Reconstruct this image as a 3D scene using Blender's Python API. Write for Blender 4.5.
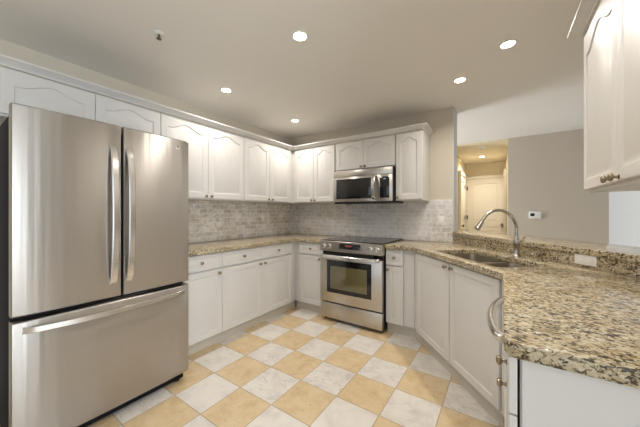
import bpy, bmesh, math, random
from mathutils import Vector, Matrix
random.seed(7)
S = bpy.context.scene
COL = S.collection
PI = math.pi
for o in list(bpy.data.objects):
    bpy.data.objects.remove(o)

# ------------------------------------------------------------------ camera, world, daylight, exposure
TH = math.radians(34.2684)
cam_d = bpy.data.cameras.new('camera')
cam_d.sensor_width = 36.0
cam_d.lens = 267.9 / 640 * 36
cam_d.shift_y = -(213.5 - 212.07) / 640
cam_d.clip_start = 0.02
cam = bpy.data.objects.new('camera', cam_d)
COL.objects.link(cam)
cam.location = (0, 0, 1.2486)
cam.rotation_euler = (PI / 2, 0, TH)
S.camera = cam

S.view_settings.view_transform = 'Standard'
S.view_settings.look = 'None'
S.view_settings.gamma = 1
S.view_settings.use_curve_mapping = False
S.view_settings.exposure = 0.16

W = bpy.data.worlds.new('sky')
S.world = W
W.use_nodes = True
bg = W.node_tree.nodes['Background']
bg.inputs[0].default_value = (0.62, 0.78, 1.0, 1)
bg.inputs[1].default_value = 1.0

def area(name, loc, rot, sx, sy, power, col, spread=180):
    d = bpy.data.lights.new(name, 'AREA')
    d.shape = 'RECTANGLE'; d.size = sx; d.size_y = sy
    d.energy = power; d.color = col; d.spread = math.radians(spread)
    o = bpy.data.objects.new(name, d); COL.objects.link(o)
    o.location = loc; o.rotation_euler = rot
    return o
# daylight coming in through the rear and side glazing, plus an added dining window (all outside the photo)
area('daylight_rear', (-0.7, -3.42, 1.25), (PI / 2, 0, 0), 3.0, 2.1, 14, (0.95, 0.97, 1.0))
area('daylight_side', (2.82, -1.05, 1.2), (PI / 2, 0, PI / 2), 2.8, 2.2, 122, (0.88, 0.95, 1.0))
area('added_daylight_dining', (-2.98, 4.35, 1.35), (PI / 2, 0, -PI / 2), 1.3, 1.6, 92, (0.86, 0.93, 1.0))  # lamp behind an invented window, added to daylight the far room

LAMP_COL = (1.0, 0.945, 0.88)
LAMP_W = 5.1
HALL_W = 9.5

# ------------------------------------------------------------------ materials
def srgb(r, g, b):
    f = lambda c: ((c / 255 + 0.055) / 1.055) ** 2.4 if c > 10 else c / 255 / 12.92
    return (f(r), f(g), f(b), 1)

class N:
    """tiny helper around a node tree"""
    def __init__(self, name):
        self.m = bpy.data.materials.new(name); self.m.use_nodes = True
        self.t = self.m.node_tree; self.n = self.t.nodes
        self.b = self.n['Principled BSDF']
    def new(self, kind, **kw):
        x = self.n.new(kind)
        for k, v in kw.items(): setattr(x, k, v)
        return x
    def link(self, a, b): self.t.links.new(a, b)
    def setin(self, node, key, v):
        if isinstance(v, bpy.types.NodeSocket): self.link(v, node.inputs[key])
        else: node.inputs[key].default_value = v
    def math(self, op, a, b=0.0, c=0.0, clamp=False):
        x = self.new('ShaderNodeMath', operation=op, use_clamp=clamp)
        for i, v in enumerate((a, b, c)): self.setin(x, i, v)
        return x.outputs[0]
    def mix(self, fac, a, b, blend='MIX'):
        x = self.new('ShaderNodeMix', data_type='RGBA', blend_type=blend)
        self.setin(x, 0, fac); self.setin(x, 6, a); self.setin(x, 7, b)
        return x.outputs[2]
    def pos(self):
        return self.new('ShaderNodeNewGeometry').outputs['Position']
    def obj(self):
        return self.new('ShaderNodeTexCoord').outputs['Object']
    def mapping(self, vec, scale=(1, 1, 1), rot=(0, 0, 0), loc=(0, 0, 0)):
        x = self.new('ShaderNodeMapping')
        self.link(vec, x.inputs[0])
        x.inputs['Scale'].default_value = scale; x.inputs['Rotation'].default_value = rot
        x.inputs['Location'].default_value = loc
        return x.outputs[0]
    def noise(self, vec, scale, detail=3, rough=0.5, dist=0.0, out=0):
        x = self.new('ShaderNodeTexNoise')
        self.link(vec, x.inputs['Vector'])
        x.inputs['Scale'].default_value = scale; x.inputs['Detail'].default_value = detail
        x.inputs['Roughness'].default_value = rough; x.inputs['Distortion'].default_value = dist
        return x.outputs[out]
    def ramp(self, fac, stops, interp='LINEAR'):
        x = self.new('ShaderNodeValToRGB'); self.link(fac, x.inputs[0])
        cr = x.color_ramp; cr.interpolation = interp
        while len(cr.elements) < len(stops): cr.elements.new(0.5)
        for e, (p, c) in zip(cr.elements, stops):
            e.position = p; e.color = c if len(c) == 4 else (*c, 1)
        return x.outputs[0]
    def bump(self, h, strength=0.2, dist=0.002):
        x = self.new('ShaderNodeBump')
        self.setin(x, 'Height', h); x.inputs['Strength'].default_value = strength
        x.inputs['Distance'].default_value = dist
        self.link(x.outputs[0], self.b.inputs['Normal'])
    def set(self, **kw):
        for k, v in kw.items(): self.setin(self.b, k.replace('_', ' '), v)
        return self

def paint(name, col, rough=0.5, var=0.03, scale=6, bump=0.05, bscale=180, spec=0.4):
    n = N(name)
    p = n.obj()
    c2 = tuple(min(1, x * (1 - var * 2)) for x in col[:3]) + (1,)
    n.set(Base_Color=n.mix(n.noise(p, scale, 3), col, c2), Roughness=rough)
    n.b.inputs['Specular IOR Level'].default_value = spec
    if bump: n.bump(n.noise(p, bscale, 2), bump, 0.001)
    return n.m

def metal(name, col, rough=0.3, aniso=0.0, rot=0.0, streak=(1, 1, 1), var=0.06, wave=False):
    n = N(name)
    p = n.obj()
    s = n.noise(n.mapping(p, scale=streak), 60, 4)
    c2 = tuple(x * (1 - var) for x in col[:3]) + (1,)
    n.set(Base_Color=n.mix(s, col, c2), Metallic=1.0)
    n.setin(n.b, 'Roughness', n.math('MULTIPLY_ADD', s, 0.08, rough - 0.04))
    if aniso:
        n.b.inputs['Anisotropic'].default_value = aniso
        n.b.inputs['Anisotropic Rotation'].default_value = rot
        tg = n.new('ShaderNodeTangent', direction_type='RADIAL', axis='Z')
        n.link(tg.outputs[0], n.b.inputs['Tangent'])
    if wave:                      # faint waviness of the sheet, running up and down
        a = n.noise(n.mapping(p, scale=(1, 1, 0.02)), 9, 2)
        b = n.noise(n.mapping(p, scale=(1, 1, 0.03)), 34, 2)
        n.bump(n.math('MULTIPLY_ADD', b, 0.22, a), 0.35, 0.006)
    return n.m

M = {}
M['wall'] = paint('wall_paint_greige', srgb(212, 203, 186), 0.75, 0.015, 2, 0.08, 260, 0.2)
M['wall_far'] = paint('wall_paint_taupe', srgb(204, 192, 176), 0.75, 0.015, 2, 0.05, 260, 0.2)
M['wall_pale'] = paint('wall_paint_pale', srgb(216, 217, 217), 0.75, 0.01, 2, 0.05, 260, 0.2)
M['ceil'] = paint('ceiling_paint', srgb(240, 236, 229), 0.85, 0.01, 2, 0.08, 220, 0.1)
M['hall'] = paint('hall_paint', srgb(236, 224, 196), 0.75, 0.015, 2, 0.05, 260, 0.2)
M['cab'] = paint('cabinet_white_paint', srgb(219, 216, 211), 0.38, 0.01, 3, 0.02, 90, 0.45)
M['trimw'] = paint('white_trim_paint', srgb(238, 235, 228), 0.4, 0.01, 3, 0.02, 90, 0.4)
M['doorw'] = paint('white_door_paint', srgb(238, 230, 212), 0.4, 0.01, 3, 0.02, 90, 0.4)
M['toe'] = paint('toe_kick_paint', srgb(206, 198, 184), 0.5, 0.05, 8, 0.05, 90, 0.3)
M['plate'] = paint('white_plastic', srgb(240, 238, 232), 0.35, 0.01, 5, 0.0)
M['plate_d'] = paint('pale_grey_plastic', srgb(205, 203, 198), 0.4, 0.01, 5, 0.0)  # even pale grey plastic, used for the dishwasher tub
M['plate_s'] = paint('stone_coloured_plastic', srgb(232, 224, 208), 0.4, 0.04, 20, 0.0)
M['black'] = paint('black_plastic', srgb(22, 22, 24), 0.35, 0.2, 30, 0.02, 300)
M['fridge_side'] = paint('fridge_side_charcoal', srgb(20, 22, 30), 0.6, 0.1, 30, 0.1, 400, 0.15)
M['rubber'] = paint('dark_gasket', srgb(12, 12, 13), 0.7, 0.2, 30, 0)
M['hinge'] = metal('dark_hinge_metal', (0.20, 0.17, 0.13, 1), 0.4)
M['steel_f'] = metal('brushed_steel_fridge', (0.51, 0.48, 0.445, 1), 0.36, 0.85, 0.25, (0.4, 0.4, 6), wave=True)
M['steel'] = metal('brushed_steel', (0.56, 0.52, 0.46, 1), 0.30, 0.5, 0.25, (0.4, 0.4, 6))
M['steel_b'] = metal('polished_steel_handle', (0.78, 0.76, 0.73, 1), 0.22)
M['steel_s'] = metal('sink_steel', (0.42, 0.38, 0.31, 1), 0.36)
M['nickel'] = metal('brushed_nickel', (0.56, 0.53, 0.48, 1), 0.28)
M['knob'] = metal('antique_nickel_knob', (0.38, 0.32, 0.23, 1), 0.26)

def black_glass(name, rough=0.06, col=(0.012, 0.012, 0.014, 1)):
    n = N(name)
    p = n.obj()
    n.set(Base_Color=col)
    n.setin(n.b, 'Roughness', n.math('MULTIPLY_ADD', n.noise(p, 8, 2), 0.04, rough))
    n.b.inputs['Specular IOR Level'].default_value = 0.6
    return n.m
M['bglass'] = black_glass('black_oven_glass')
M['mwmesh'] = black_glass('microwave_window_mesh', 0.16, (0.022, 0.02, 0.016, 1))
M['ctop'] = black_glass('cooktop_glass', 0.12, (0.02, 0.019, 0.018, 1))

def oven_window():
    n = N('oven_glass_reflection_tint')
    p = n.obj()
    n.set(Base_Color=n.mix(n.noise(p, 3, 2), (0.17, 0.14, 0.06, 1), (0.09, 0.085, 0.045, 1)), Roughness=0.05)  # yellow-green base colour paints a room reflection into the glass
    n.b.inputs['Specular IOR Level'].default_value = 0.9
    n.b.inputs['Coat Weight'].default_value = 0.6
    return n.m
M['oglass'] = oven_window()

def emit(name, col, s):
    n = N(name)
    p = n.obj()
    n.set(Base_Color=(0.04, 0.04, 0.04, 1), Roughness=0.5)
    n.setin(n.b, 'Emission Color', n.mix(n.noise(p, 3), col, col))
    n.b.inputs['Emission Strength'].default_value = s
    return n.m
M['lamp'] = emit('lamp_diffuser', (1.0, 0.93, 0.80, 1), 14)
M['led_red'] = emit('red_led_display', (0.8, 0.08, 0.06, 1), 0.22)
M['led_blue'] = emit('pale_led_display', (0.6, 0.8, 1.0, 1), 0.5)

def window_glass():
    n = N('window_glass')
    out = n.n['Material Output']
    tr = n.new('ShaderNodeBsdfTransparent'); gl = n.new('ShaderNodeBsdfGlossy')
    gl.inputs['Roughness'].default_value = 0.02
    mx = n.new('ShaderNodeMixShader')
    fr = n.new('ShaderNodeFresnel'); fr.inputs[0].default_value = 1.45
    n.link(fr.outputs[0], mx.inputs[0]); n.link(tr.outputs[0], mx.inputs[1]); n.link(gl.outputs[0], mx.inputs[2])
    n.link(mx.outputs[0], out.inputs[0])
    return n.m
M['glass'] = window_glass()

def granite():
    n = N('granite_santa_cecilia')
    p = n.pos()
    st = n.mapping(p, scale=(0.72, 1.0, 1.0), rot=(0, 0, 0.75))
    big = n.noise(p, 9, 4, 0.6)
    c = n.ramp(big, [(0.30, srgb(184, 166, 130)), (0.50, srgb(206, 191, 160)), (0.70, srgb(216, 205, 180))])
    tan = n.ramp(n.noise(st, 45, 5, 0.65, 0.4), [(0.44, (0, 0, 0)), (0.60, (1, 1, 1))])
    c = n.mix(n.math('MULTIPLY', tan, 0.55), c, srgb(160, 138, 98))
    mid = n.ramp(n.noise(n.mapping(st, loc=(3, 5, 2)), 85, 4, 0.6, 0.6), [(0.53, (0, 0, 0)), (0.60, (1, 1, 1))])
    c = n.mix(n.math('MULTIPLY', mid, 0.75), c, srgb(112, 94, 64))
    wh = n.ramp(n.noise(n.mapping(st, loc=(1, 8, 4)), 75, 3), [(0.58, (0, 0, 0)), (0.66, (1, 1, 1))])
    c = n.mix(n.math('MULTIPLY', wh, 0.65), c, srgb(226, 219, 203))
    clus = n.ramp(n.noise(p, 12, 3), [(0.38, (0.0, 0.0, 0.0)), (0.62, (1, 1, 1))])
    dark = n.noise(n.mapping(st, loc=(9, 1, 7)), 88, 3, 0.55, 0.9)
    dk = n.math('MULTIPLY_ADD', clus, 0.05, dark)
    dk = n.ramp(dk, [(0.560, (0, 0, 0)), (0.605, (1, 1, 1))])
    c = n.mix(n.math('MULTIPLY', dk, 0.9), c, srgb(54, 44, 33))
    n.set(Base_Color=c, Roughness=0.14)
    n.b.inputs['Specular IOR Level'].default_value = 0.5
    return n.m
M['granite'] = granite()

def floor_tile():
    n = N('checker_stone_tile')
    p = n.pos()
    P = 0.3055
    sep = n.new('ShaderNodeSeparateXYZ'); n.link(p, sep.inputs[0])
    u = n.math('DIVIDE', n.math('ADD', sep.outputs[0], 1.543), P)
    v = n.math('DIVIDE', n.math('ADD', sep.outputs[1], -1.257), P)
    iu = n.math('FLOOR', u); iv = n.math('FLOOR', v)
    fu = n.math('FRACT', u); fv = n.math('FRACT', v)
    par = n.math('FLOORED_MODULO', n.math('ADD', iu, iv), 2.0)        # 0 white, 1 beige
    cmb = n.new('ShaderNodeCombineXYZ'); n.link(iu, cmb.inputs[0]); n.link(iv, cmb.inputs[1])
    wn = n.new('ShaderNodeTexWhiteNoise', noise_dimensions='3D'); n.link(cmb.outputs[0], wn.inputs['Vector'])
    rnd = wn.outputs['Value']
    off = n.new('ShaderNodeVectorMath', operation='MULTIPLY_ADD')
    n.link(wn.outputs['Color'], off.inputs[0]); off.inputs[1].default_value = (9, 9, 9); n.link(p, off.inputs[2])
    q = off.outputs[0]
    # white marble
    cloud = n.noise(q, 7, 5, 0.6, 0.6)
    w = n.ramp(cloud, [(0.3, srgb(206, 199, 193)), (0.52, srgb(224, 217, 208)), (0.8, srgb(230, 225, 216))])
    vn = n.noise(n.mapping(q, scale=(1, 1.8, 1), rot=(0, 0, 0.6)), 4.5, 5, 0.55, 1.1)
    vein = n.math('ABSOLUTE', n.math('SUBTRACT', vn, 0.5))
    vein = n.ramp(vein, [(0.0, (1, 1, 1)), (0.018, (0, 0, 0))])
    w = n.mix(n.math('MULTIPLY', vein, n.math('MULTIPLY_ADD', rnd, 0.75, -0.05, True)), w, srgb(142, 138, 136))
    # honey limestone
    b = n.ramp(n.noise(q, 9, 6, 0.65, 0.4), [(0.28, srgb(194, 167, 124)), (0.5, srgb(212, 188, 150)), (0.75, srgb(222, 202, 168))])
    bp = n.ramp(n.noise(q, 38, 4, 0.6), [(0.62, (0, 0, 0)), (0.72, (1, 1, 1))])
    b = n.mix(n.math('MULTIPLY', bp, 0.45), b, srgb(192, 160, 112))
    pit = n.ramp(n.noise(q, 62, 2), [(0.70, (0, 0, 0)), (0.735, (1, 1, 1))])
    b = n.mix(n.math('MULTIPLY', pit, 0.7), b, srgb(128, 96, 58))
    c = n.mix(par, w, b)
    c = n.mix(n.math('MULTIPLY', rnd, 0.16), c, n.mix(par, srgb(200, 194, 186), srgb(206, 182, 136)))
    # grout
    eu = n.math('MINIMUM', fu, n.math('SUBTRACT', 1.0, fu)); ev = n.math('MINIMUM', fv, n.math('SUBTRACT', 1.0, fv))
    e = n.math('MINIMUM', eu, ev)
    g = n.ramp(e, [(0.005, (1, 1, 1)), (0.014, (0, 0, 0))])
    gc = n.mix(n.noise(p, 14, 3), srgb(196, 178, 150), srgb(156, 136, 110))
    c = n.mix(g, c, gc)
    n.set(Base_Color=c)
    n.setin(n.b, 'Roughness', n.math('MULTIPLY_ADD', g, 0.4, 0.34))
    n.b.inputs['Specular IOR Level'].default_value = 0.35
    n.bump(n.math('SUBTRACT', 1.0, g), 0.3, 0.002)
    return n.m
M['floor'] = floor_tile()

def backsplash(name, axis):
    n = N(name)
    p = n.pos()
    sep = n.new('ShaderNodeSeparateXYZ'); n.link(p, sep.inputs[0])
    cm = n.new('ShaderNodeCombineXYZ')
    n.link(sep.outputs[axis], cm.inputs[0]); n.link(n.math('ADD', sep.outputs[2], -0.916), cm.inputs[1])
    def brick(c1, c2, mort):
        x = n.new('ShaderNodeTexBrick', offset=0.5, offset_frequency=2)
        n.link(cm.outputs[0], x.inputs['Vector'])
        x.inputs['Color1'].default_value = c1; x.inputs['Color2'].default_value = c2
        x.inputs['Mortar'].default_value = mort
        x.inputs['Scale'].default_value = 1; x.inputs['Mortar Size'].default_value = 0.0024
        x.inputs['Mortar Smooth'].default_value = 0.2; x.inputs['Bias'].default_value = 0
        x.inputs['Brick Width'].default_value = 0.104; x.inputs['Row Height'].default_value = 0.0525
        return x
    br = brick((0, 0, 0, 1), (1, 1, 1, 1), (0.5, 0.5, 0.5, 1))
    c = n.ramp(br.outputs['Color'], [(0.0, srgb(158, 144, 126)), (0.2, srgb(208, 196, 177)), (0.6, srgb(232, 223, 208)), (1.0, srgb(250, 246, 238))])
    cl = n.ramp(n.noise(p, 20, 5, 0.7, 0.8), [(0.36, srgb(138, 126, 112)), (0.58, srgb(252, 249, 244))])
    c = n.mix(0.52, c, cl)
    pv = n.ramp(n.noise(p, 2.2, 2), [(0.40, (0, 0, 0)), (0.62, (1, 1, 1))])
    c = n.mix(n.math('MULTIPLY', pv, 0.5 if axis == 0 else 0.12), c, n.mix(n.noise(p, 20, 3), srgb(206, 206, 210), srgb(236, 236, 240)))  # same stone, greyer on the back wall to paint in bluish daylight
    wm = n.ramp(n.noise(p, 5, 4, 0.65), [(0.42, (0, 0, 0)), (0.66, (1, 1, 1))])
    c = n.mix(n.math('MULTIPLY', wm, 0.2 if axis == 0 else 0.55), c, n.mix(n.noise(p, 30, 3), srgb(150, 130, 100), srgb(214, 198, 170)))  # brown mottling, stronger on the left wall to paint in warm lamplight
    if axis == 0: c = n.mix(0.14, c, srgb(244, 243, 242))  # back wall colour lifted to stand in for brighter light there
    c = n.mix(br.outputs['Fac'], c, srgb(244, 239, 230))
    n.set(Base_Color=c, Roughness=0.33)
    n.bump(n.math('SUBTRACT', 1.0, br.outputs['Fac']), 0.5, 0.002)
    return n.m
M['bs_x'] = backsplash('marble_subway_tile_back_daylight_tint', 0)
M['bs_y'] = backsplash('marble_subway_tile_left_lamp_tint', 1)

# ------------------------------------------------------------------ mesh helpers
def mesh_obj(name, bm, mat, parent=None, smooth=None):
    me = bpy.data.meshes.new(name)
    bmesh.ops.recalc_face_normals(bm, faces=bm.faces[:])
    bm.to_mesh(me); bm.free()
    if smooth is not None:
        for p in me.polygons: p.use_smooth = True
        me.set_sharp_from_angle(angle=math.radians(smooth))
    for m in (mat if isinstance(mat, (list, tuple)) else [mat]): me.materials.append(m)
    o = bpy.data.objects.new(name, me); COL.objects.link(o)
    if parent: o.parent = parent
    return o

def box(bm, x0, x1, y0, y1, z0, z1, bev=0.0):
    g = bmesh.ops.create_cube(bm, size=1.0)
    vs = g['verts']
    for v in vs:
        v.co = Vector(((x0 + x1) / 2 + v.co.x * (x1 - x0), (y0 + y1) / 2 + v.co.y * (y1 - y0), (z0 + z1) / 2 + v.co.z * (z1 - z0)))
    if bev:
        es = list({e for v in vs for e in v.link_edges})
        bmesh.ops.bevel(bm, geom=es, offset=bev, segments=2, profile=0.5, affect='EDGES')

def box_obj(name, dims, mat, parent=None, bev=0.0):
    bm = bmesh.new(); box(bm, *dims, bev=bev)
    return mesh_obj(name, bm, mat, parent, 35 if bev else None)

def loft(bm, rings, cap0=True, cap1=True, closed=True):
    """rings: lists of points, equal lengths, joined in order"""
    R = [[bm.verts.new(p) for p in r] for r in rings]
    k = len(R[0])
    for a, b in zip(R, R[1:]):
        for i in range(k if closed else k - 1):
            j = (i + 1) % k
            try: bm.faces.new((a[i], a[j], b[j], b[i]))
            except ValueError: pass
    if cap0: bm.faces.new(list(reversed(R[0])))
    if cap1: bm.faces.new(R[-1])
    return R

def lathe(bm, prof, origin=(0, 0, 0), axis='Z', seg=20, cap=True):
    """prof: (radius, height along the axis)"""
    ox, oy, oz = origin
    rings = []
    for r, h in prof:
        ring = []
        for i in range(seg):
            a = 2 * PI * i / seg
            c, s = r * math.cos(a), r * math.sin(a)
            if axis == 'Z': ring.append((ox + c, oy + s, oz + h))
            elif axis == '-Y': ring.append((ox + c, oy - h, oz + s))
            elif axis == '-Z': ring.append((ox + c, oy - s, oz - h))
            else: ring.append((ox + h, oy + c, oz + s))
        rings.append(ring)
    loft(bm, rings, cap, cap)

def sweep(bm, pts, rad, seg=12, flat=1.0, side=None):
    """tube along pts; rad a number or list; flat squashes along 'side' x tangent"""
    pts = [Vector(p) for p in pts]
    rings = []
    prev = None
    for i, p in enumerate(pts):
        t = (pts[min(i + 1, len(pts) - 1)] - pts[max(i - 1, 0)]).normalized()
        if prev is None:
            ref = Vector(side) if side else (Vector((0, 0, 1)) if abs(t.z) < 0.9 else Vector((1, 0, 0)))
        else: ref = prev
        a = (ref - t * ref.dot(t)).normalized(); prev = a
        b = t.cross(a)
        r = rad[i] if isinstance(rad, (list, tuple)) else rad
        rings.append([p + a * (r * math.cos(2 * PI * k / seg)) + b * (r * flat * math.sin(2 * PI * k / seg)) for k in range(seg)])
    loft(bm, rings)

def band(bm, pts, half_w, half_t, wdir, tdirs):
    """rounded rectangular strip along pts: half width along wdir, half thickness along tdirs[i]"""
    rings = []
    w = Vector(wdir)
    for p, t in zip(pts, tdirs):
        p = Vector(p); t = Vector(t)
        rings.append([p + w * (half_w * a) + t * (half_t * b) for a, b in
                      ((-1, -0.5), (-0.8, -1), (0.8, -1), (1, -0.5), (1, 0.5), (0.8, 1), (-0.8, 1), (-1, 0.5))])
    loft(bm, rings)

def thing(name, label, cat, loc=(0, 0, 0), rz=0.0, group=None):
    o = bpy.data.objects.new(name, None); COL.objects.link(o)
    o.empty_display_size = 0.1
    o.location = loc; o.rotation_euler = (0, 0, rz)
    o['label'] = label; o['category'] = cat
    if group: o['group'] = group
    return o

def tag(o, label, cat, group=None):
    o['label'] = label; o['category'] = cat
    if group: o['group'] = group
    return o

def struct(o):
    o['kind'] = 'structure'
    return o

def sbox(name, dims, mat, bev=0.0):
    return struct(box_obj(name, dims, mat, None, bev))

def poly_slab(name, outer, holes, z0, z1, mat, bev=0.004, parent=None):
    """flat slab with holes and eased edges"""
    cu = bpy.data.curves.new(name + '_outline', 'CURVE')
    cu.dimensions = '2D'; cu.fill_mode = 'BOTH'
    cu.extrude = (z1 - z0) / 2 - bev; cu.bevel_depth = bev; cu.bevel_resolution = 2
    cu.offset = -bev
    for pl in [outer] + holes:
        sp = cu.splines.new('POLY'); sp.points.add(len(pl) - 1); sp.use_cyclic_u = True
        for q, (x, y) in zip(sp.points, pl): q.co = (x, y, 0, 1)
    co = bpy.data.objects.new(name + '_outline', cu); COL.objects.link(co)
    dg = bpy.context.evaluated_depsgraph_get()
    me = bpy.data.meshes.new_from_object(co.evaluated_get(dg))
    bpy.data.objects.remove(co); bpy.data.curves.remove(cu)
    bm = bmesh.new(); bm.from_mesh(me); bpy.data.meshes.remove(me)
    bmesh.ops.remove_doubles(bm, verts=bm.verts[:], dist=1e-5)
    for v in bm.verts: v.co.z += (z0 + z1) / 2
    return mesh_obj(name, bm, mat, parent, 40)

# ------------------------------------------------------------------ key dimensions
L, B, CEIL = -2.806, 3.282, 2.42
RT0 = 1.031
CT = 0.914                       # counter top height
UB, UT = 1.376, 2.125            # underside and top of the wall cabinets
A40 = math.radians(40.2)
NX, NY = math.cos(A40), math.sin(A40)        # normal of the diagonal run
DX, DY = math.sin(A40), -math.cos(A40)       # along the diagonal run, towards the viewer
P0 = Vector(((1.176 - NY * 2.677) / NX, 2.677))                # where the diagonal run starts
def dg(t, n): return (P0.x + DX * t + NX * n, P0.y + DY * t + NY * n)
DIAG_ROT = math.atan2(DY, DX)

# ------------------------------------------------------------------ the setting
def quad_slab(name, pts, z0, z1, mat):
    bm = bmesh.new(); loft(bm, [[(x, y, z0) for x, y in pts], [(x, y, z1) for x, y in pts]])
    return struct(mesh_obj(name, bm, mat))

sbox('floor', (-3.1, 3.0, -3.6, 7.8, -0.1, 0.0), M['floor'])
sbox('ceiling', (-3.1, 3.0, -3.6, 5.2, CEIL, CEIL + 0.1), M['ceil'])
sbox('ceiling_hall', (-0.75, 0.072, 5.2, 7.5, CEIL - 0.02, CEIL + 0.1), M['hall'])
sbox('wall_left', (L - 0.12, L, -3.3, 3.55, 0, CEIL), M['wall'])
sbox('wall_back', (L, -0.454, B, 3.55, 0, CEIL), M['wall'])
# dining area wall with an opening for the added window (hidden behind the kitchen wall)
bm = bmesh.new()
box(bm, L - 0.12, L, 3.55, 3.7, 0, CEIL); box(bm, L - 0.12, L, 5.0, 5.32, 0, CEIL)
box(bm, L - 0.12, L, 3.7, 5.0, 0, 0.55); box(bm, L - 0.12, L, 3.7, 5.0, 2.15, CEIL)
struct(mesh_obj('wall_dining', bm, M['wall_far']))
sbox('wall_far', (0.072, 1.30, 5.2, 5.32, 0, CEIL), M['wall_far'])
sbox('wall_far_left', (L, -0.75, 5.2, 5.32, 0, CEIL), M['wall_far'])
sbox('wall_hall_left', (-0.87, -0.75, 5.32, 7.5, 0, CEIL), M['hall'])
sbox('wall_hall_right', (0.072, 0.19, 5.32, 7.5, 0, CEIL), M['hall'])
sbox('wall_hall_end', (-0.75, 0.072, 7.38, 7.5, 0, CEIL - 0.02), M['hall'])
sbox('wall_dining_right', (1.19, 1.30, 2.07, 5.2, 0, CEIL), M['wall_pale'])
sbox('wall_right', (0.66, 0.78, 0.72, 1.94, 0, CEIL), M['wall'])
sbox('wall_divider', (0.78, 2.72, 1.94, 2.07, 0, CEIL), M['wall_far'])
# breakfast side wall with glass door, rear wall with big window (both behind the viewer)
bm = bmesh.new()
box(bm, 2.6, 2.72, -3.3, -2.40, 0, CEIL); box(bm, 2.6, 2.72, 0.35, 1.94, 0, CEIL); box(bm, 2.6, 2.72, -2.40, 0.35, 2.3, CEIL)
struct(mesh_obj('wall_side', bm, M['wall']))
bm = bmesh.new()
box(bm, L, -2.2, -3.32, -3.2, 0, CEIL); box(bm, 0.8, 2.6, -3.32, -3.2, 0, CEIL); box(bm, -2.2, 0.8, -3.32, -3.2, 2.3, CEIL); box(bm, -2.2, 0.8, -3.32, -3.2, 0, 0.2)
struct(mesh_obj('wall_rear', bm, M['wall']))

def window_unit(name, a0, a1, z0, z1, n, place):
    """place(a, d, z) -> world; a along the wall, d through it"""
    def bar(bm, A0, A1, Z0, Z1, d0=-0.02, d1=0.02):
        P = [place(a, d, z) for a in (A0, A1) for d in (d0, d1) for z in (Z0, Z1)]
        xs, ys, zs = zip(*P)
        box(bm, min(xs), max(xs), min(ys), max(ys), min(zs), max(zs))
    bm = bmesh.new()
    f = 0.05
    bar(bm, a0, a1, z0, z0 + f); bar(bm, a0, a1, z1 - f, z1)
    for i in range(n + 1):
        a = a0 + (a1 - a0 - f) * i / n
        bar(bm, a, a + f, z0 + f, z1 - f)
    o = struct(mesh_obj(name, bm, M['trimw']))
    for i in range(n):
        w = (a1 - a0 - f) / n
        bm = bmesh.new(); bar(bm, a0 + w * i + f, a0 + w * (i + 1), z0 + f, z1 - f, -0.003, 0.003)
        mesh_obj('window_pane', bm, M['glass'], o)
window_unit('window_1', -2.2, 0.8, 0.2, 2.3, 3, lambda a, d, z: (a, -3.26 + d, z))
window_unit('window_2', -2.40, 0.35, 0.0, 2.3, 3, lambda a, d, z: (2.66 + d, a, z))
window_unit('added_window', 3.7, 5.0, 0.55, 2.15, 2, lambda a, d, z: (L - 0.06 + d, a, z))  # made-up window, unseen; lets the added daylight into the dining area

# low wall carrying the bar, and the tiled backsplashes
e0 = 1.769 - 1.176
def kn(n, x): return (x, (n - NX * x) / NY)
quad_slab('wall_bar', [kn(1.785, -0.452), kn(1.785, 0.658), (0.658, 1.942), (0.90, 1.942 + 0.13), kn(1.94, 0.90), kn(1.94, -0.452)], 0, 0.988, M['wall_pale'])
sbox('wall_backsplash_left', (L, L + 0.010, 1.0, B, CT + 0.001, UB + 0.012), M['bs_y'])
sbox('wall_backsplash_back', (L + 0.010, -0.456, B - 0.010, B, CT + 0.001, UB + 0.012), M['bs_x'])

sbox('wall_end_daylight_cap', (-0.4535, -0.445, B + 0.0005, 3.55, RT0, CEIL), M['wall_pale'])  # added pale cap; its colour stands in for daylight on the wall end
# crown mouldings
def crown(name, path_fn, prof):
    bm = bmesh.new()
    rings = []
    paths = [path_fn(o) for o, z in prof]
    for k in range(len(paths[0])):
        rings.append([(paths[i][k][0], paths[i][k][1], prof[i][1]) for i in range(len(prof))])
    loft(bm, rings)
    return struct(mesh_obj(name, bm, M['cab'], None, 30))
CZ = 2.172
prof = [(0.0, UT), (0.010, UT), (0.012, UT + 0.008), (0.018, UT + 0.013), (0.030, UT + 0.022), (0.044, UT + 0.034), (0.052, UT + 0.038), (0.053, CZ), (0.0, CZ)]
UX, UY = L + 0.333, B - 0.333          # door planes of the wall cabinets
crown('trim_1', lambda o: [(UX + o, 0.19), (UX + o, UY - o), (-0.70 + o, UY - o), (-0.70 + o, B)], prof)
RXF = 0.335
prof_r = [(o, z) for o, z in prof]
crown('trim_2', lambda o: [(0.655, 1.85 + o), (RXF - o, 1.85 + o), (RXF - o, 0.91)], prof_r)

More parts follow.
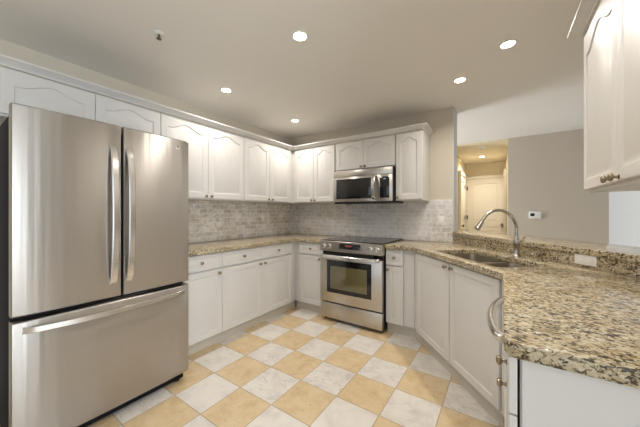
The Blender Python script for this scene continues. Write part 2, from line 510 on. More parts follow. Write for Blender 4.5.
# ------------------------------------------------------------------ cabinets
def door_mesh(w, h, arch=0.0, fr=0.055, t=0.02, topfr=None):
    """raised panel door in local x (width), z (height); front at y=0, back at y=t"""
    bm = bmesh.new()
    topfr = fr if topfr is None else topfr
    K = 28 if arch else 2
    def outline(ins, y, depth_arch=True):
        x0, x1, z0 = fr + ins, w - fr - ins, fr + ins
        zt = h - topfr - arch - ins
        pts = [(x0, y, z0), (x1, y, z0)]
        for i in range(K + 1):
            u = 1 - 2 * i / K
            x = x0 + (x1 - x0) * (u + 1) / 2
            s = max(-1, min(1, u / 0.86))
            pts.append((x, y, zt + arch * (0.5 + 0.5 * math.cos(PI * s))))
        return pts
    inner = outline(0, 0)
    def outer(c, y):
        pts = [(c, y, c), (w - c, y, c)]
        x0, x1 = fr, w - fr
        for i in range(K + 1):
            u = 1 - 2 * i / K
            pts.append((c + (w - 2 * c) * (u + 1) / 2, y, h - c))
        return pts
    rings = [outer(0, t), outer(0, 0.003), outer(0.003, 0.0), inner, outline(0.004, 0.0055), outline(0.010, 0.0065), outline(0.026, 0.0015)]
    loft(bm, rings)
    return bm

def drawer_mesh(w, h, t=0.02):
    return door_mesh(w, h, 0.0, 0.024, t)

def knob(parent, x, z, r=0.0145):
    bm = bmesh.new()
    lathe(bm, [(0.0085, 0), (0.0085, 0.002), (0.005, 0.004), (0.005, 0.012), (r * 0.8, 0.015), (r, 0.020), (r, 0.023), (r * 0.75, 0.0275), (r * 0.3, 0.029)], (x, 0, z), '-Y', 18)
    return mesh_obj('knob', bm, M['knob'], parent, 40)

def add_door(c, x0, x1, z0, z1, arch=0.0, kx=None, kz=None, name='door', fr=0.055, topfr=None):
    d = mesh_obj(name, door_mesh(x1 - x0, z1 - z0, arch, fr, topfr=topfr), M['cab'], c, 30)
    d.location = (x0, 0, z0)
    if kx is not None: knob(d, kx - x0, kz - z0)
    return d

def add_drawer(c, x0, x1, z0, z1, k=True):
    d = mesh_obj('drawer', drawer_mesh(x1 - x0, z1 - z0), M['cab'], c, 30)
    d.location = (x0, 0, z0)
    if k: knob(d, (x1 - x0) / 2, (z1 - z0) / 2)
    return d

G = 0.0015   # half the gap between doors
def upper(label, loc, rz, w, z0, z1, splits, knobs, arch=0.05, left_fill=0.0, right_fill=0.0, d=0.331, topfr=0.05, box_x0=0.0, kz=0.034, fr=0.055):
    """splits: door edges in local x; knobs: local x per door"""
    c = thing('wall_cabinet', label, 'cabinet', (loc[0], loc[1], z0), rz, 'white wall cabinets')
    h = z1 - z0
    box_obj('cabinet_box', (box_x0, w, 0.022, d, 0.0, h - 0.001), M['cab'], c)
    for i, (a, b) in enumerate(zip(splits, splits[1:])):
        kx = knobs[i] if knobs else None
        add_door(c, a + G, b - G, 0.012, h - 0.006, arch, kx, kz, fr=fr, topfr=topfr)
    return c
R90 = PI / 2
# left wall, from the refrigerator to the corner: local x = world y - y0
upper('pair of short white cabinet doors right above the stainless refrigerator', (UX, 0.195, 0), R90, 0.959, 1.83, UT, [0.05, 0.503, 0.959], None, 0.045, d=0.331)
upper('white wall cabinet with two arched doors beside the refrigerator over the left counter', (UX, 1.156, 0), R90, 0.913, UB, UT, [0, 0.457, 0.913], [0.427, 0.487])
upper('white wall cabinet with two arched doors on the left wall reaching into the corner', (UX, 2.071, 0), R90, 0.8995, UB, UT, [0.003, 0.415, 0.825], [0.383, 0.447])
# back wall: local x = world x - x0
upper('white wall cabinet with two arched doors between the corner and the microwave', (UX + 0.003, UY, 0), 0, -1.772 - UX - 0.005, UB, UT, [0.022, 0.355, 0.688], [0.327, 0.383], box_x0=-0.0245)
upper('short white cabinet with two arched doors above the microwave', (-1.770, UY, 0), 0, 0.778, 1.764, UT, [0.004, 0.388, 0.775], [0.362, 0.414], 0.045)
upper('narrow single door white wall cabinet right of the microwave', (-0.989, UY, 0), 0, 0.289, UB, UT, [0.003, 0.289], [0.030], 0.045)
# right wall: local x = y0 - world y
upper('white wall cabinet hanging over the peninsula at the right edge', (RXF, 1.85, 0), -R90, 0.935, 1.346, UT, [0, 0.464, 0.930], [0.414, 0.494], 0.06, d=0.320, kz=0.026, fr=0.045)

def base_cab(label, loc, rz, w, d, drawers, doors, toe=0.053, toe_x=None, dz=0.722, z0=0.105, box_x=None, top=0.872, hollow=False):
    """drawers: (x0,x1); doors: (x0,x1,knob x, z1)"""
    c = thing('base_cabinet', label, 'cabinet', loc, rz, 'white base cabinets')
    bx = box_x or (0, w)
    if hollow:
        bm = bmesh.new()
        box(bm, bx[0], bx[1], 0.022, 0.05, z0, top); box(bm, bx[0], bx[1], d - 0.02, d, z0, 0.60)
        box(bm, bx[0], bx[1], 0.05, d - 0.02, z0, z0 + 0.02)
        mesh_obj('cabinet_box', bm, M['cab'], c)
    else:
        box_obj('cabinet_box', (bx[0], bx[1], 0.022, d, z0, top), M['cab'], c)
    tx = toe_x or (0, w)
    box_obj('toe_kick', (tx[0], tx[1], toe, toe + 0.02, 0.0, z0), M['toe'], c)
    for a, b in drawers: add_drawer(c, a + G, b - G, dz + 0.006, 0.866)
    for a, b, kx, z1 in doors:
        add_door(c, a + G, b - G, z0 + 0.004, z1, 0.0, kx, (z1 - 0.034), fr=0.05)
    return c
LX, BY = L + 0.605, B - 0.605
base_cab('white base cabinet with one drawer and one door beside the refrigerator', (LX, 1.15, 0), R90, 0.43, 0.60, [(0, 0.43)], [(0, 0.43, 0.392, 0.714)])
base_cab('white base cabinet with two drawers over two doors along the left wall', (LX, 1.581, 0), R90, 1.1175, 0.60, [(0, 0.507), (0.507, 1.025)], [(0, 0.507, 0.476, 0.714), (0.507, 1.025, 0.546, 0.714)], toe_x=(0, 1.145))
base_cab('white base cabinet with drawer and door between the corner and the range', (LX + 0.003, BY, 0), 0, -1.768 - LX - 0.003, 0.60, [(0.048, 0.428)], [(0.048, 0.428, 0.372, 0.714)], toe_x=(-0.035, 0.428), box_x=(-0.024, 0.430))
base_cab('narrow white base cabinet with small drawer and door right of the range', (-1.000, BY, 0), 0, 0.28, 0.60, [(0, 0.182)], [(0, 0.182, 0.026, 0.694)], dz=0.698, toe_x=(0, 0.300), box_x=(0, 0.2855))
scab = base_cab('angled white sink cabinet with two tall doors', (P0.x, P0.y, 0), DIAG_ROT, 1.12, 0.55, [], [(0.062, 0.600, 0.562, 0.862), (0.606, 1.092, 0.645, 0.862)], hollow=True, box_x=(-0.0095, 1.10), toe=0.04, toe_x=(-0.02, 1.08), top=0.866)

# filler strip closing the angle between the sink cabinet and the dishwasher
bm = bmesh.new()
fpts = [dg(1.099, 0.020), dg(1.108, 0.006), (0.018, 1.79), (0.018, 1.737), (0.040, 1.737), (0.040, 1.81)]
loft(bm, [[(x, y, 0.105) for x, y in fpts], [(x, y, 0.866) for x, y in fpts]])
bm.transform((Matrix.Translation((P0.x, P0.y, 0)) @ Matrix.Rotation(DIAG_ROT, 4, 'Z')).inverted())
mesh_obj('filler_strip', bm, M['cab'], scab)

# peninsula cabinets, seen edge-on
PX = 0.012
pc = thing('base_cabinet', 'white base cabinet with drawer at the near end of the peninsula', 'cabinet', (PX, 1.125, 0), -R90, 'white base cabinets')
box_obj('cabinet_box', (0, 0.247, 0.026, 0.64, 0.105, 0.872), M['cab'], pc)
box_obj('toe_kick', (0, 0.247, 0.05, 0.07, 0, 0.105), M['toe'], pc)
box_obj('end_panel', (0.249, 0.257, 0.030, 0.645, 0.0, 0.873), M['cab'], pc)
add_drawer(pc, 0.003, 0.256, 0.718, 0.866)
add_door(pc, 0.003, 0.256, 0.109, 0.712, 0.0, 0.04, 0.675, fr=0.05)

dw = thing('dishwasher', 'white built-in dishwasher with a bowed grey handle under the peninsula', 'dishwasher', (PX, 1.735, 0), -R90)
box_obj('tub', (0.004, 0.600, 0.03, 0.60, 0.10, 0.868), M['plate_d'], dw)
dd = box_obj('door_panel', (0.003, 0.603, -0.004, 0.028, 0.115, 0.735), M['plate'], dw, 0.004)
cp = box_obj('control_panel', (0.003, 0.603, -0.006, 0.028, 0.74, 0.868), M['plate'], dw, 0.004)
box_obj('toe_panel', (0.003, 0.603, 0.04, 0.05, 0.0, 0.10), M['black'], dw)
bm = bmesh.new()
pts = []
for i in range(25):
    u = i / 24; s = math.sin(PI * u)
    pts.append((0.045 + 0.52 * u, -0.006 - 0.048 * s ** 0.55, 0.790))
sweep(bm, pts, 0.017, 14)
mesh_obj('handle', bm, M['steel_b'], dw, 50)

# ------------------------------------------------------------------ counters, sink, bar
fz = 0.023
EX = LX + fz + 0.006                     # left counter front edge
EY = BY - fz - 0.006
left_pts = [(L + 0.012, 1.118), (EX, 1.118), (EX, EY), (-1.7665, EY), (-1.7665, B - 0.012), (L + 0.012, B - 0.012)]
o = poly_slab('countertop', left_pts, [], 0.874, CT, M['granite'])
tag(o, 'L shaped speckled granite countertop left of the range', 'countertop', 'granite countertops')

def rrect(t0, t1, n0, n1, r, k=6):
    pts = []
    for (ct, cn, a0) in ((t1 - r, n1 - r, 0), (t0 + r, n1 - r, 90), (t0 + r, n0 + r, 180), (t1 - r, n0 + r, 270)):
        for i in range(k + 1):
            a = math.radians(a0 + 90 * i / k)
            pts.append(dg(ct + r * math.cos(a), cn + r * math.sin(a)))
    return pts
SN0, SN1 = 0.066, 0.440                  # sink cut-out, measured from the cabinet face
ST0, ST1 = 0.265, 1.015
nE = -0.026
def dn(n, x=None, y=None):
    N0 = 1.176 + n
    return (x, (N0 - NX * x) / NY) if x is not None else ((N0 - NY * y) / NX, y)
PEX, PEY = 0.003, 0.846
SPL = 1.757 - 1.176                      # face of the granite riser
cpts = [(-1.0015, B - 0.012), (-1.0015, EY), dn(nE, y=EY), dn(nE, x=PEX), (PEX, PEY + 0.03), (PEX + 0.009, PEY + 0.009), (PEX + 0.03, PEY), (0.657, PEY), (0.657, dn(SPL, x=0.657)[1]), dn(SPL, x=-0.452)[0:2], (-0.452, B - 0.012)]
o = poly_slab('countertop', cpts, [rrect(ST0, ST1, SN0, SN1, 0.06)], 0.874, CT, M['granite'])
tag(o, 'speckled granite countertop around the sink and over the peninsula', 'countertop', 'granite countertops')

sk = thing('kitchen_sink', 'double bowl stainless sink set under the granite counter', 'sink', (*dg(0.64, 0.25), 0.873), DIAG_ROT)
def bowl(t0, t1, n0, n1, depth):
    bm = bmesh.new()
    def ring(t0, t1, n0, n1, r, z, k=6):
        pts = []
        for (ct, cn, a0) in ((t1 - r, n1 - r, 0), (t0 + r, n1 - r, 90), (t0 + r, n0 + r, 180), (t1 - r, n0 + r, 270)):
            for i in range(k + 1):
                a = math.radians(a0 + 90 * i / k)
                pts.append((ct + r * math.cos(a) - 0.64, cn + r * math.sin(a) - 0.25, z))
        return pts
    def R(i, z, r): return ring(t0 + i, t1 - i, n0 + i, n1 - i, r, z)
    rings = [R(-0.012, 0, 0.062), R(0, 0, 0.055), R(0.004, -0.02, 0.055), R(0.010, -depth + 0.03, 0.055), R(0.022, -depth + 0.006, 0.05), R(0.05, -depth, 0.04)]
    back = [R(0.048, -depth - 0.003, 0.04), R(0.018, -depth + 0.004, 0.05), R(0.006, -depth + 0.03, 0.055), R(0.0, -0.02, 0.055), R(-0.003, -0.003, 0.055), R(-0.012, -0.003, 0.062)]
    loft(bm, rings, cap0=False, cap1=True)
    loft(bm, back, cap0=True, cap1=False)
    return bm
for a, b in ((ST0 - 0.006, 0.655), (0.685, ST1 + 0.006)):
    bo = mesh_obj('bowl', bowl(a, b, SN0 - 0.006, SN1 + 0.006, 0.19), M['steel_s'], sk, 40)
    bm = bmesh.new()
    lathe(bm, [(0.045, 0.0), (0.045, 0.003), (0.036, 0.004), (0.030, 0.001), (0.008, 0.001)], ((a + b) / 2 - 0.64, 0.30 - 0.25, -0.1895), 'Z', 24)
    mesh_obj('drain', bm, M['steel_b'], bo, 40)
bm = bmesh.new(); box(bm, 0.655 - 0.64, 0.685 - 0.64, SN0 - 0.25 + 0.01, SN1 - 0.25 - 0.01, -0.012, -0.001, 0.004)
mesh_obj('divider', bm, M['steel_b'], sk, 40)

# granite riser and raised bar
RT = 0.990
bm = bmesh.new()
ptsr = [dn(SPL + 0.002, x=-0.452), dn(SPL + 0.002, x=0.657), dn(SPL + 0.024, x=0.657), dn(SPL + 0.024, x=-0.452)]
loft(bm, [[(x, y, CT + 0.001) for x, y in ptsr], [(x, y, RT) for x, y in ptsr]])
rm = Matrix.Translation((P0.x, P0.y, 0)) @ Matrix.Rotation(DIAG_ROT, 4, 'Z')
bm.transform(rm.inverted())
riser = mesh_obj('granite_riser', bm, M['granite']); riser.matrix_world = rm
tag(riser, 'upright granite splash behind the sink under the raised bar', 'backsplash')
bpts = [dn(SPL - 0.012, x=-0.450), dn(SPL - 0.012, x=0.655), (0.655, 1.945), (1.0, 2.075), (1.0, dn(1.0, x=1.0)[1]), dn(1.0, x=-0.450)]
o = poly_slab('bar_top', bpts, [], RT + 0.001, RT + 0.039, M['granite'])
tag(o, 'raised granite bar ledge running diagonally behind the sink', 'bar counter')

# ------------------------------------------------------------------ faucet and dispenser
fx, fy = dg(0.665, 0.497)
fa = thing('kitchen_faucet', 'tall brushed nickel gooseneck faucet behind the sink', 'faucet', (fx, fy, CT), DIAG_ROT)
bm = bmesh.new()
lathe(bm, [(0.030, 0), (0.030, 0.006), (0.024, 0.012), (0.019, 0.03), (0.018, 0.085), (0.022, 0.095), (0.022, 0.125), (0.017, 0.14), (0.0125, 0.155)], (0, 0, 0.0), 'Z', 24)
mesh_obj('body', bm, M['nickel'], fa, 40)
bm = bmesh.new()
RA = 0.145
pts = [(0, 0, 0.15), (0, 0, 0.18), (0, 0, 0.203)]
for i in range(1, 25):
    a = math.radians(180 - 148 * i / 24)
    pts.append((0, -(RA + RA * math.cos(a)), 0.203 + RA * math.sin(a)))
sweep(bm, pts, 0.0115, 14, side=(1, 0, 0))
mesh_obj('spout', bm, M['nickel'], fa, 50)
end = Vector(pts[-1]); dirv = (Vector(pts[-1]) - Vector(pts[-2])).normalized()
bm = bmesh.new()
sweep(bm, [end, end + dirv * 0.012, end + dirv * 0.02, end + dirv * 0.06, end + dirv * 0.085, end + dirv * 0.09], [0.0125, 0.0145, 0.016, 0.018, 0.021, 0.017], 16, side=(1, 0, 0))
mesh_obj('spray_head', bm, M['nickel'], fa, 40)
bm = bmesh.new()
sweep(bm, [(0.018, 0, 0.112), (0.034, 0, 0.114), (0.05, -0.004, 0.122), (0.075, -0.010, 0.142), (0.088, -0.012, 0.155)], [0.014, 0.013, 0.009, 0.007, 0.006], 12)
mesh_obj('lever', bm, M['steel_b'], fa, 50)

sx, sy = dg(0.86, 0.497)
sd = thing('soap_dispenser', 'small brushed nickel soap dispenser right of the faucet', 'soap dispenser', (sx, sy, CT), DIAG_ROT)
bm = bmesh.new()
lathe(bm, [(0.019, 0), (0.019, 0.005), (0.013, 0.012), (0.011, 0.028), (0.014, 0.032), (0.014, 0.044), (0.008, 0.048)], (0, 0, 0), 'Z', 20)
mesh_obj('body', bm, M['knob'], sd, 40)
bm = bmesh.new()
sweep(bm, [(0, 0, 0.044), (0, -0.006, 0.055), (0, -0.025, 0.062), (0, -0.05, 0.058), (0, -0.066, 0.046)], [0.007, 0.007, 0.006, 0.0055, 0.005], 12, side=(1, 0, 0))
mesh_obj('nozzle', bm, M['nickel'], sd, 50)

# ------------------------------------------------------------------ outlets, thermostat
def outlet_plate(label, loc, rz, w, h, horizontal, kind='power_outlet', cat='outlet'):
    c = thing(kind, label, cat, loc, rz)
    box_obj('cover_plate', (-w / 2, w / 2, -0.006, -0.0005, -h / 2, h / 2), M['plate'], c, 0.002)
    return c
c = outlet_plate('white outlet plate on the tiled wall left of the raised bar', (-0.574, B - 0.010, 1.150), 0, 0.072, 0.116, False)
box_obj('socket_face', (-0.018, 0.018, -0.009, -0.006, -0.034, 0.034), M['plate'], c, 0.001)
for lab, loc, rz in (('stone coloured outlet plate on the left tiled wall near the corner', (L + 0.010, 2.752, 1.170), R90),
                     ('stone coloured outlet plate on the back tiled wall left of the range', (-2.124, B - 0.010, 1.165), 0)):
    c = thing('power_outlet', lab, 'outlet', loc, rz)
    box_obj('cover_plate', (-0.036, 0.036, -0.006, -0.0005, -0.058, 0.058), M['plate_s'], c, 0.002)
    box_obj('socket_face', (-0.018, 0.018, -0.009, -0.006, -0.034, 0.034), M['plate_s'], c, 0.001)
px, py = dg(1.072, SPL + 0.0012)
c = outlet_plate('white sideways outlet plate on the granite riser right of the sink', (px, py, 0.961), DIAG_ROT, 0.122, 0.062, True)
for s in (-0.024, 0.024):
    box_obj('socket_face', (s - 0.019, s + 0.019, -0.008, -0.006, -0.017, 0.017), M['plate'], c, 0.001)
th = thing('thermostat', 'small white wall thermostat with a dark display', 'thermostat', (0.405, 5.2, 1.205), 0)
box_obj('housing', (-0.075, 0.075, -0.028, -0.001, -0.055, 0.055), M['plate'], th, 0.006)
box_obj('display', (-0.055, -0.005, -0.0295, -0.028, -0.018, 0.025), M['black'], th)

# ------------------------------------------------------------------ refrigerator
fr = thing('refrigerator', 'stainless french door refrigerator with bottom freezer drawer', 'refrigerator', (-1.93, 0.226, 0), R90)
FW = 0.878
box_obj('body', (0.004, FW - 0.004, 0.082, 0.80, 0.055, 1.735), M['fridge_side'], fr, 0.006)
box_obj('gasket', (0.012, FW - 0.012, 0.072, 0.083, 0.07, 1.755), M['rubber'], fr)
def fdoor(name, x0, x1, z0, z1):
    bm = bmesh.new()
    bow = 0.010
    k = 14; rings = []
    for i in range(k + 1):
        x = x0 + (x1 - x0) * i / k
        X = x / FW * 2 - 1
        y = bow * X * X - 0.004
        e = 0.010 if i in (0, k) else 0.0
        y += e
        rings.append([(x, 0.07, z0), (x, y + 0.008, z0), (x, y + 0.002, z0 + 0.003), (x, y, z0 + 0.009), (x, y, z1 - 0.009), (x, y + 0.002, z1 - 0.003), (x, y + 0.008, z1), (x, 0.07, z1)])
    # ease the vertical edges
    xs = [x0 + 0.004, x1 - 0.004]
    def ins(ring, x, dy):
        return [(x, p[1] - dy if p[1] < 0.05 else p[1], p[2]) for p in ring]
    rings.insert(1, ins(rings[0], xs[0], 0.008)); rings.insert(-1, ins(rings[-1], xs[1], 0.008))
    loft(bm, rings)
    return mesh_obj(name, bm, M['steel_f'], fr, 50)
dl = fdoor('door', 0.0, 0.4455, 0.738, 1.775)
dr = fdoor('door', 0.4535, FW, 0.738, 1.775)
dz = fdoor('freezer_drawer', 0.0, FW, 0.068, 0.712)
for par, hx, in ((dl, 0.402), (dr, 0.484)):
    bm = bmesh.new(); pts = []; td = []
    for i in range(27):
        u = i / 26; s = math.sin(PI * u) ** 0.5
        pts.append((hx, -0.004 - 0.052 * s, 0.822 + 0.823 * u)); td.append((0, 1, 0))
    band(bm, pts, 0.0175, 0.008, (1, 0, 0), td)
    mesh_obj('handle', bm, M['steel_b'], par, 40)
bm = bmesh.new(); pts = []; td = []
for i in range(31):
    u = i / 30; s = math.sin(PI * u) ** 0.6
    pts.append((0.035 + 0.808 * u, 0.002 - 0.062 * s, 0.668)); td.append((0, 1, 0))
band(bm, pts, 0.016, 0.008, (0, 0, 1), td)
mesh_obj('handle', bm, M['steel_b'], dz, 40)
bm = bmesh.new(); lathe(bm, [(0.014, 0.0), (0.014, 0.002), (0.012, 0.003), (0.010, 0.002)], (0.792, 0.003, 1.712), '-Y', 28)
mesh_obj('emblem', bm, M['nickel'], dr, 40)
for x in (0.01, FW - 0.09):
    box_obj('hinge_cover', (x, x + 0.08, 0.05, 0.16, 1.737, 1.765), M['fridge_side'], fr, 0.004)
box_obj('base_grille', (0.02, FW - 0.02, 0.05, 0.09, 0.012, 0.060), M['fridge_side'], fr, 0.003)
for x in (0.04, FW - 0.06):
    bm = bmesh.new(); lathe(bm, [(0.022, 0), (0.022, 0.012), (0.012, 0.016), (0.012, 0.06)], (x, 0.075, 0.0), 'Z', 14)
    mesh_obj('foot', bm, M['black'], fr, 40)

# ------------------------------------------------------------------ range
RX = -1.763
rg = thing('kitchen_range', 'stainless slide-in electric range with black glass cooktop', 'range', (RX, 2.59, 0), 0)
RW = 0.758
box_obj('body', (0.006, RW - 0.004, 0.055, 0.67, 0.03, 0.905), M['black'], rg)
box_obj('storage_drawer', (0.003, RW - 0.003, 0.004, 0.054, 0.040, 0.214), M['steel'], rg, 0.004)
od = box_obj('oven_door', (0.003, RW - 0.003, 0.0, 0.052, 0.228, 0.752), M['steel'], rg, 0.004)
bm = bmesh.new()
def frame_strip(bm, x0, x1, z0, z1, y, d): box(bm, x0, x1, y - d, y, z0, z1)
box(bm, 0.096, 0.642, -0.003, 0.0, 0.338, 0.706, 0.001)
wf = mesh_obj('window_frame', bm, M['bglass'], od)
box_obj('oven_window', (0.142, 0.592, -0.0045, -0.003, 0.385, 0.640), M['oglass'], wf)
# top vent strip of the door and the wide handle
box_obj('door_vent', (0.06, RW - 0.09, 0.006, 0.05, 0.756, 0.795), M['rubber'], rg)
bm = bmesh.new(); pts = []; td = []
for i in range(31):
    u = i / 30; s = math.sin(PI * u) ** 0.35
    pts.append((0.03 + 0.698 * u, -0.002 - 0.048 * s, 0.748)); td.append((0, 1, 0))
band(bm, pts, 0.019, 0.009, (0, 0, 1), td)
mesh_obj('handle', bm, M['steel_b'], od, 40)
bm = bmesh.new(); lathe(bm, [(0.011, 0.0), (0.011, 0.002), (0.009, 0.0025)], (0.345, 0.0, 0.277), '-Y', 24)
mesh_obj('emblem', bm, M['steel_b'], od, 40)
# sloping control panel
bm = bmesh.new()
sec = [(0.0, 0.803), (-0.004, 0.808), (0.016, 0.912), (0.024, 0.918), (0.075, 0.918), (0.075, 0.803)]
loft(bm, [[(x, y, z) for y, z in sec] for x in (0.0, RW)])
cpn = mesh_obj('control_panel', bm, M['steel'], rg)
slope = math.atan2(0.020, 0.104)
def on_panel(o, x, z):
    o.location = (x, -0.004 + (z - 0.808) * 0.020 / 0.104, z); o.rotation_euler = (-slope, 0, 0)
d = box_obj('display', (-0.13, 0.13, -0.002, 0.004, -0.031, 0.031), M['bglass'], cpn, 0.001); on_panel(d, 0.382, 0.868)
box_obj('clock_digits', (-0.055, 0.025, -0.0026, -0.002, -0.004, 0.014), M['led_red'], d)
for kx in (0.050, 0.122, 0.628, 0.700):
    bm = bmesh.new(); lathe(bm, [(0.027, 0.0), (0.027, 0.004), (0.022, 0.007), (0.020, 0.022), (0.017, 0.026), (0.004, 0.027)], (0, 0, 0), '-Y', 24)
    box(bm, -0.003, 0.003, -0.031, -0.024, -0.018, 0.018)
    k = mesh_obj('knob', bm, M['steel_b'], cpn, 40); on_panel(k, kx, 0.858)
bm = bmesh.new(); box(bm, -0.006, RW + 0.001, 0.020, 0.676, 0.919, 0.927, 0.002)
ck = mesh_obj('cooktop', bm, M['ctop'], rg)
for bx_, by_, r in ((0.20, 0.19, 0.105), (0.56, 0.19, 0.085), (0.20, 0.50, 0.08), (0.56, 0.50, 0.105)):
    bm = bmesh.new()
    rr = []
    for rad, z in ((r, 0.927), (r, 0.9273), (r - 0.004, 0.9273), (r - 0.004, 0.927)):
        rr.append([(bx_ + rad * math.cos(2 * PI * i / 40), by_ + rad * math.sin(2 * PI * i / 40), z) for i in range(40)])
    loft(bm, rr, False, False)
    mesh_obj('burner_ring', bm, M['fridge_side'], ck)
for x in (0.03, RW - 0.05):
    for y in (0.08, 0.6):
        bm = bmesh.new(); lathe(bm, [(0.018, 0), (0.018, 0.01), (0.01, 0.012), (0.01, 0.032)], (x, y, 0.0), 'Z', 12)
        mesh_obj('foot', bm, M['black'], rg, 40)

# ------------------------------------------------------------------ microwave
mw = thing('microwave', 'stainless over-the-range microwave under the short white cabinet', 'microwave', (-1.757, 2.880, 1.356), 0)
MW, MH = 0.756, 0.398
box_obj('body', (0.006, MW + 0.004, 0.030, 0.400, 0.0, MH + 0.006), M['black'], mw)
bm = bmesh.new(); box(bm, 0.0, 0.565, 0.0, 0.029, 0.018, 0.318, 0.003); 
md = mesh_obj('door', bm, M['steel'], mw, 40)
box_obj('door_window', (0.042, 0.520, -0.002, 0.0, 0.052, 0.292), M['bglass'], md, 0.0008)
box_obj('window_mesh', (0.085, 0.475, -0.0028, -0.002, 0.085, 0.262), M['mwmesh'], md)
bm = bmesh.new(); box(bm, 0.567, MW, 0.002, 0.029, 0.018, 0.318, 0.003)
mp = mesh_obj('control_panel', bm, M['steel'], mw, 40)
box_obj('keypad', (0.612, 0.722, -0.0005, 0.002, 0.052, 0.292), M['bglass'], mp, 0.0008)
box_obj('clock_digits', (0.655, 0.680, -0.0010, -0.0005, 0.262, 0.272), M['led_blue'], mp)
bm = bmesh.new()
box(bm, 0.0, MW, 0.002, 0.029, 0.320, MH, 0.003)
mesh_obj('top_grille', bm, M['steel'], mw, 40)
box_obj('bottom_vent', (0.01, MW - 0.01, 0.010, 0.060, -0.006, 0.016), M['black'], mw, 0.002)
bm = bmesh.new(); pts = []; td = []
for i in range(21):
    u = i / 20; s = math.sin(PI * u) ** 0.5
    pts.append((0.545, -0.001 - 0.050 * s, 0.035 + 0.275 * u)); td.append((0, 1, 0))
band(bm, pts, 0.020, 0.008, (1, 0, 0), td)
mesh_obj('handle', bm, M['steel_b'], md, 40)

# ------------------------------------------------------------------ hall doors
def panel_door_mesh(w, h, t=0.035):
    bm = bmesh.new()
    box(bm, 0, w, 0.010, t, 0, h)
    s = 0.11
    def fr_(x0, x1, z0, z1): box(bm, x0, x1, 0.0, 0.010, z0, z1)
    fr_(0, s, 0, h); fr_(w - s, w, 0, h); fr_(s, w - s, 0, 0.2); fr_(s, w - s, 0.90, 1.03); fr_(s, w - s, h - 0.12, h)
    for z0, z1 in ((0.2, 0.90), (1.03, h - 0.12)):
        loft(bm, [[(s + i, y, z0 + i), (w - s - i, y, z0 + i), (w - s - i, y, z1 - i), (s + i, y, z1 - i)] for i, y in ((0.02, 0.010), (0.05, 0.002))], True, True)
    return bm
def hinge_on(parent, x, y, z):
    bm = bmesh.new(); lathe(bm, [(0.009, 0), (0.009, 0.09)], (x, y, z), 'Z', 10)
    box(bm, x - 0.02, x + 0.02, y + 0.002, y + 0.008, z, z + 0.09)
    mesh_obj('hinge', bm, M['hinge'], parent, 40)
def hall_door(name, loc, rz, w, h, knob_x, hinge_x, cw=0.065):
    d = struct(mesh_obj(name, panel_door_mesh(w, h), M['doorw'], None))
    d.location = loc; d.rotation_euler = (0, 0, rz)
    bm = bmesh.new()
    lathe(bm, [(0.030, 0.0), (0.030, 0.006), (0.012, 0.010), (0.011, 0.03), (0.026, 0.04), (0.028, 0.052), (0.018, 0.062), (0.004, 0.064)], (knob_x, 0, 0.965), '-Y', 20)
    mesh_obj('door_knob', bm, M['hinge'], d, 40)
    for z in (0.2, 1.08, 1.77): hinge_on(d, hinge_x, -0.006, z)
    bm = bmesh.new()
    box(bm, -cw, -0.004, -0.018, 0.03, 0, h + 0.07); box(bm, w + 0.004, w + cw, -0.018, 0.03, 0, h + 0.07); box(bm, -0.004, w + 0.004, -0.018, 0.03, h + 0.004, h + 0.07)
    mesh_obj('door_casing', bm, M['doorw'], d)
    return d
hall_door('door_1', (-0.718, 7.343, 0.0), 0, 0.760, 2.03, 0.705, 0.01, 0.028)
hall_door('door_2', (-0.713, 6.18, 0.0), R90, 0.74, 2.03, 0.06, 0.735)
hall_door('door_3', (0.035, 7.24, 0.0), -R90, 0.74, 2.03, 0.68, 0.005)

# ------------------------------------------------------------------ ceiling fixtures
def downlight(label, x, y, z, power, r=0.042):
    c = thing('ceiling_light', label, 'ceiling light', (x, y, z), 0, 'recessed ceiling lights')
    bm = bmesh.new()
    rr = []
    for rad, h in ((r + 0.014, 0.0), (r + 0.014, -0.003), (r + 0.010, -0.006), (r + 0.002, -0.005), (r, -0.001)):
        rr.append([(rad * math.cos(2 * PI * i / 36), rad * math.sin(2 * PI * i / 36), h) for i in range(36)])
    loft(bm, rr, False, False)
    mesh_obj('trim_ring', bm, M['trimw'], c, 40)
    bm = bmesh.new(); lathe(bm, [(r, 0.0), (r, -0.002), (r * 0.6, -0.0035), (r * 0.1, -0.004)], (0, 0, -0.0005), 'Z', 36)
    mesh_obj('diffuser', bm, M['lamp'], c, 40)
    d = bpy.data.lights.new('downlight_lamp', 'AREA'); d.shape = 'DISK'; d.size = 2 * r
    d.energy = power; d.color = LAMP_COL; d.spread = math.radians(150)
    o = bpy.data.objects.new('downlight_lamp', d); COL.objects.link(o); o.location = (x, y, z - 0.012)
    return c
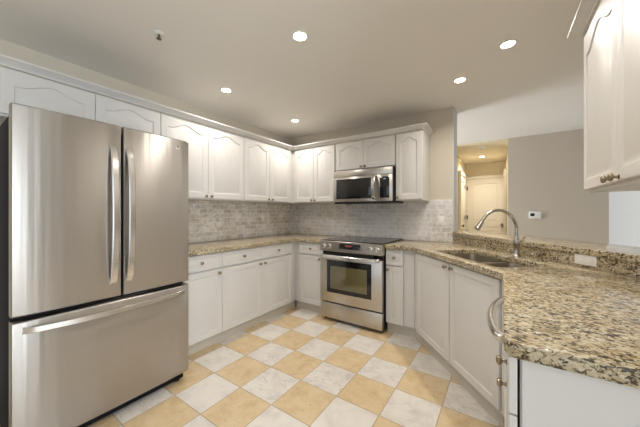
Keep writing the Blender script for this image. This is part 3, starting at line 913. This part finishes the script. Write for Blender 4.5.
downlight('recessed ceiling light in the middle of the kitchen ceiling, top centre of the photo', -1.114, 1.398, CEIL, LAMP_W)
downlight('recessed ceiling light in front of the wall cabinets beside the refrigerator', -2.193, 1.617, CEIL, LAMP_W)
downlight('recessed ceiling light close to the back left corner cabinets', -2.193, 2.652, CEIL, LAMP_W)
downlight('recessed ceiling light above the sink, nearest the right hand cabinet', 0.031, 2.281, CEIL, LAMP_W)
downlight('recessed ceiling light right of the end cabinet, left of the one above the sink', -0.312, 2.663, CEIL, LAMP_W)
downlight('recessed ceiling light above the near end of the peninsula', 0.02, 1.15, CEIL, LAMP_W)
downlight('recessed ceiling light in the hall in front of the far door', -0.352, 6.479, CEIL - 0.02, HALL_W)

sp = thing('fire_sprinkler', 'small fire sprinkler head on the ceiling above the refrigerator', 'sprinkler', (-1.857, 0.855, CEIL), 0)
bm = bmesh.new(); lathe(bm, [(0.030, 0.0), (0.030, -0.003), (0.018, -0.008), (0.010, -0.010)], (0, 0, -0.0005), 'Z', 24)
mesh_obj('escutcheon', bm, M['plate'], sp, 40)
bm = bmesh.new(); lathe(bm, [(0.007, -0.008), (0.007, -0.02), (0.004, -0.022), (0.004, -0.036), (0.016, -0.037), (0.016, -0.040), (0.003, -0.042)], (0, 0, 0), 'Z', 16)
for s in (-1, 1): sweep(bm, [(0.007 * s, 0, -0.018), (0.014 * s, 0, -0.024), (0.012 * s, 0, -0.034), (0.003 * s, 0, -0.038)], 0.002, 8)
mesh_obj('sprinkler_head', bm, M['hinge'], sp, 40)
sm = thing('smoke_detector', 'round white smoke detector on the hall ceiling', 'smoke detector', (-0.308, 5.5, CEIL - 0.02), 0)
bm = bmesh.new(); lathe(bm, [(0.065, -0.0005), (0.065, -0.02), (0.05, -0.034), (0.02, -0.038)], (0, 0, 0), 'Z', 28)
mesh_obj('housing', bm, M['plate'], sm, 40)
bm = bmesh.new(); lathe(bm, [(0.012, -0.036), (0.012, -0.041), (0.003, -0.042)], (0, 0, 0), 'Z', 14)
mesh_obj('sensor', bm, M['hinge'], sm, 40)
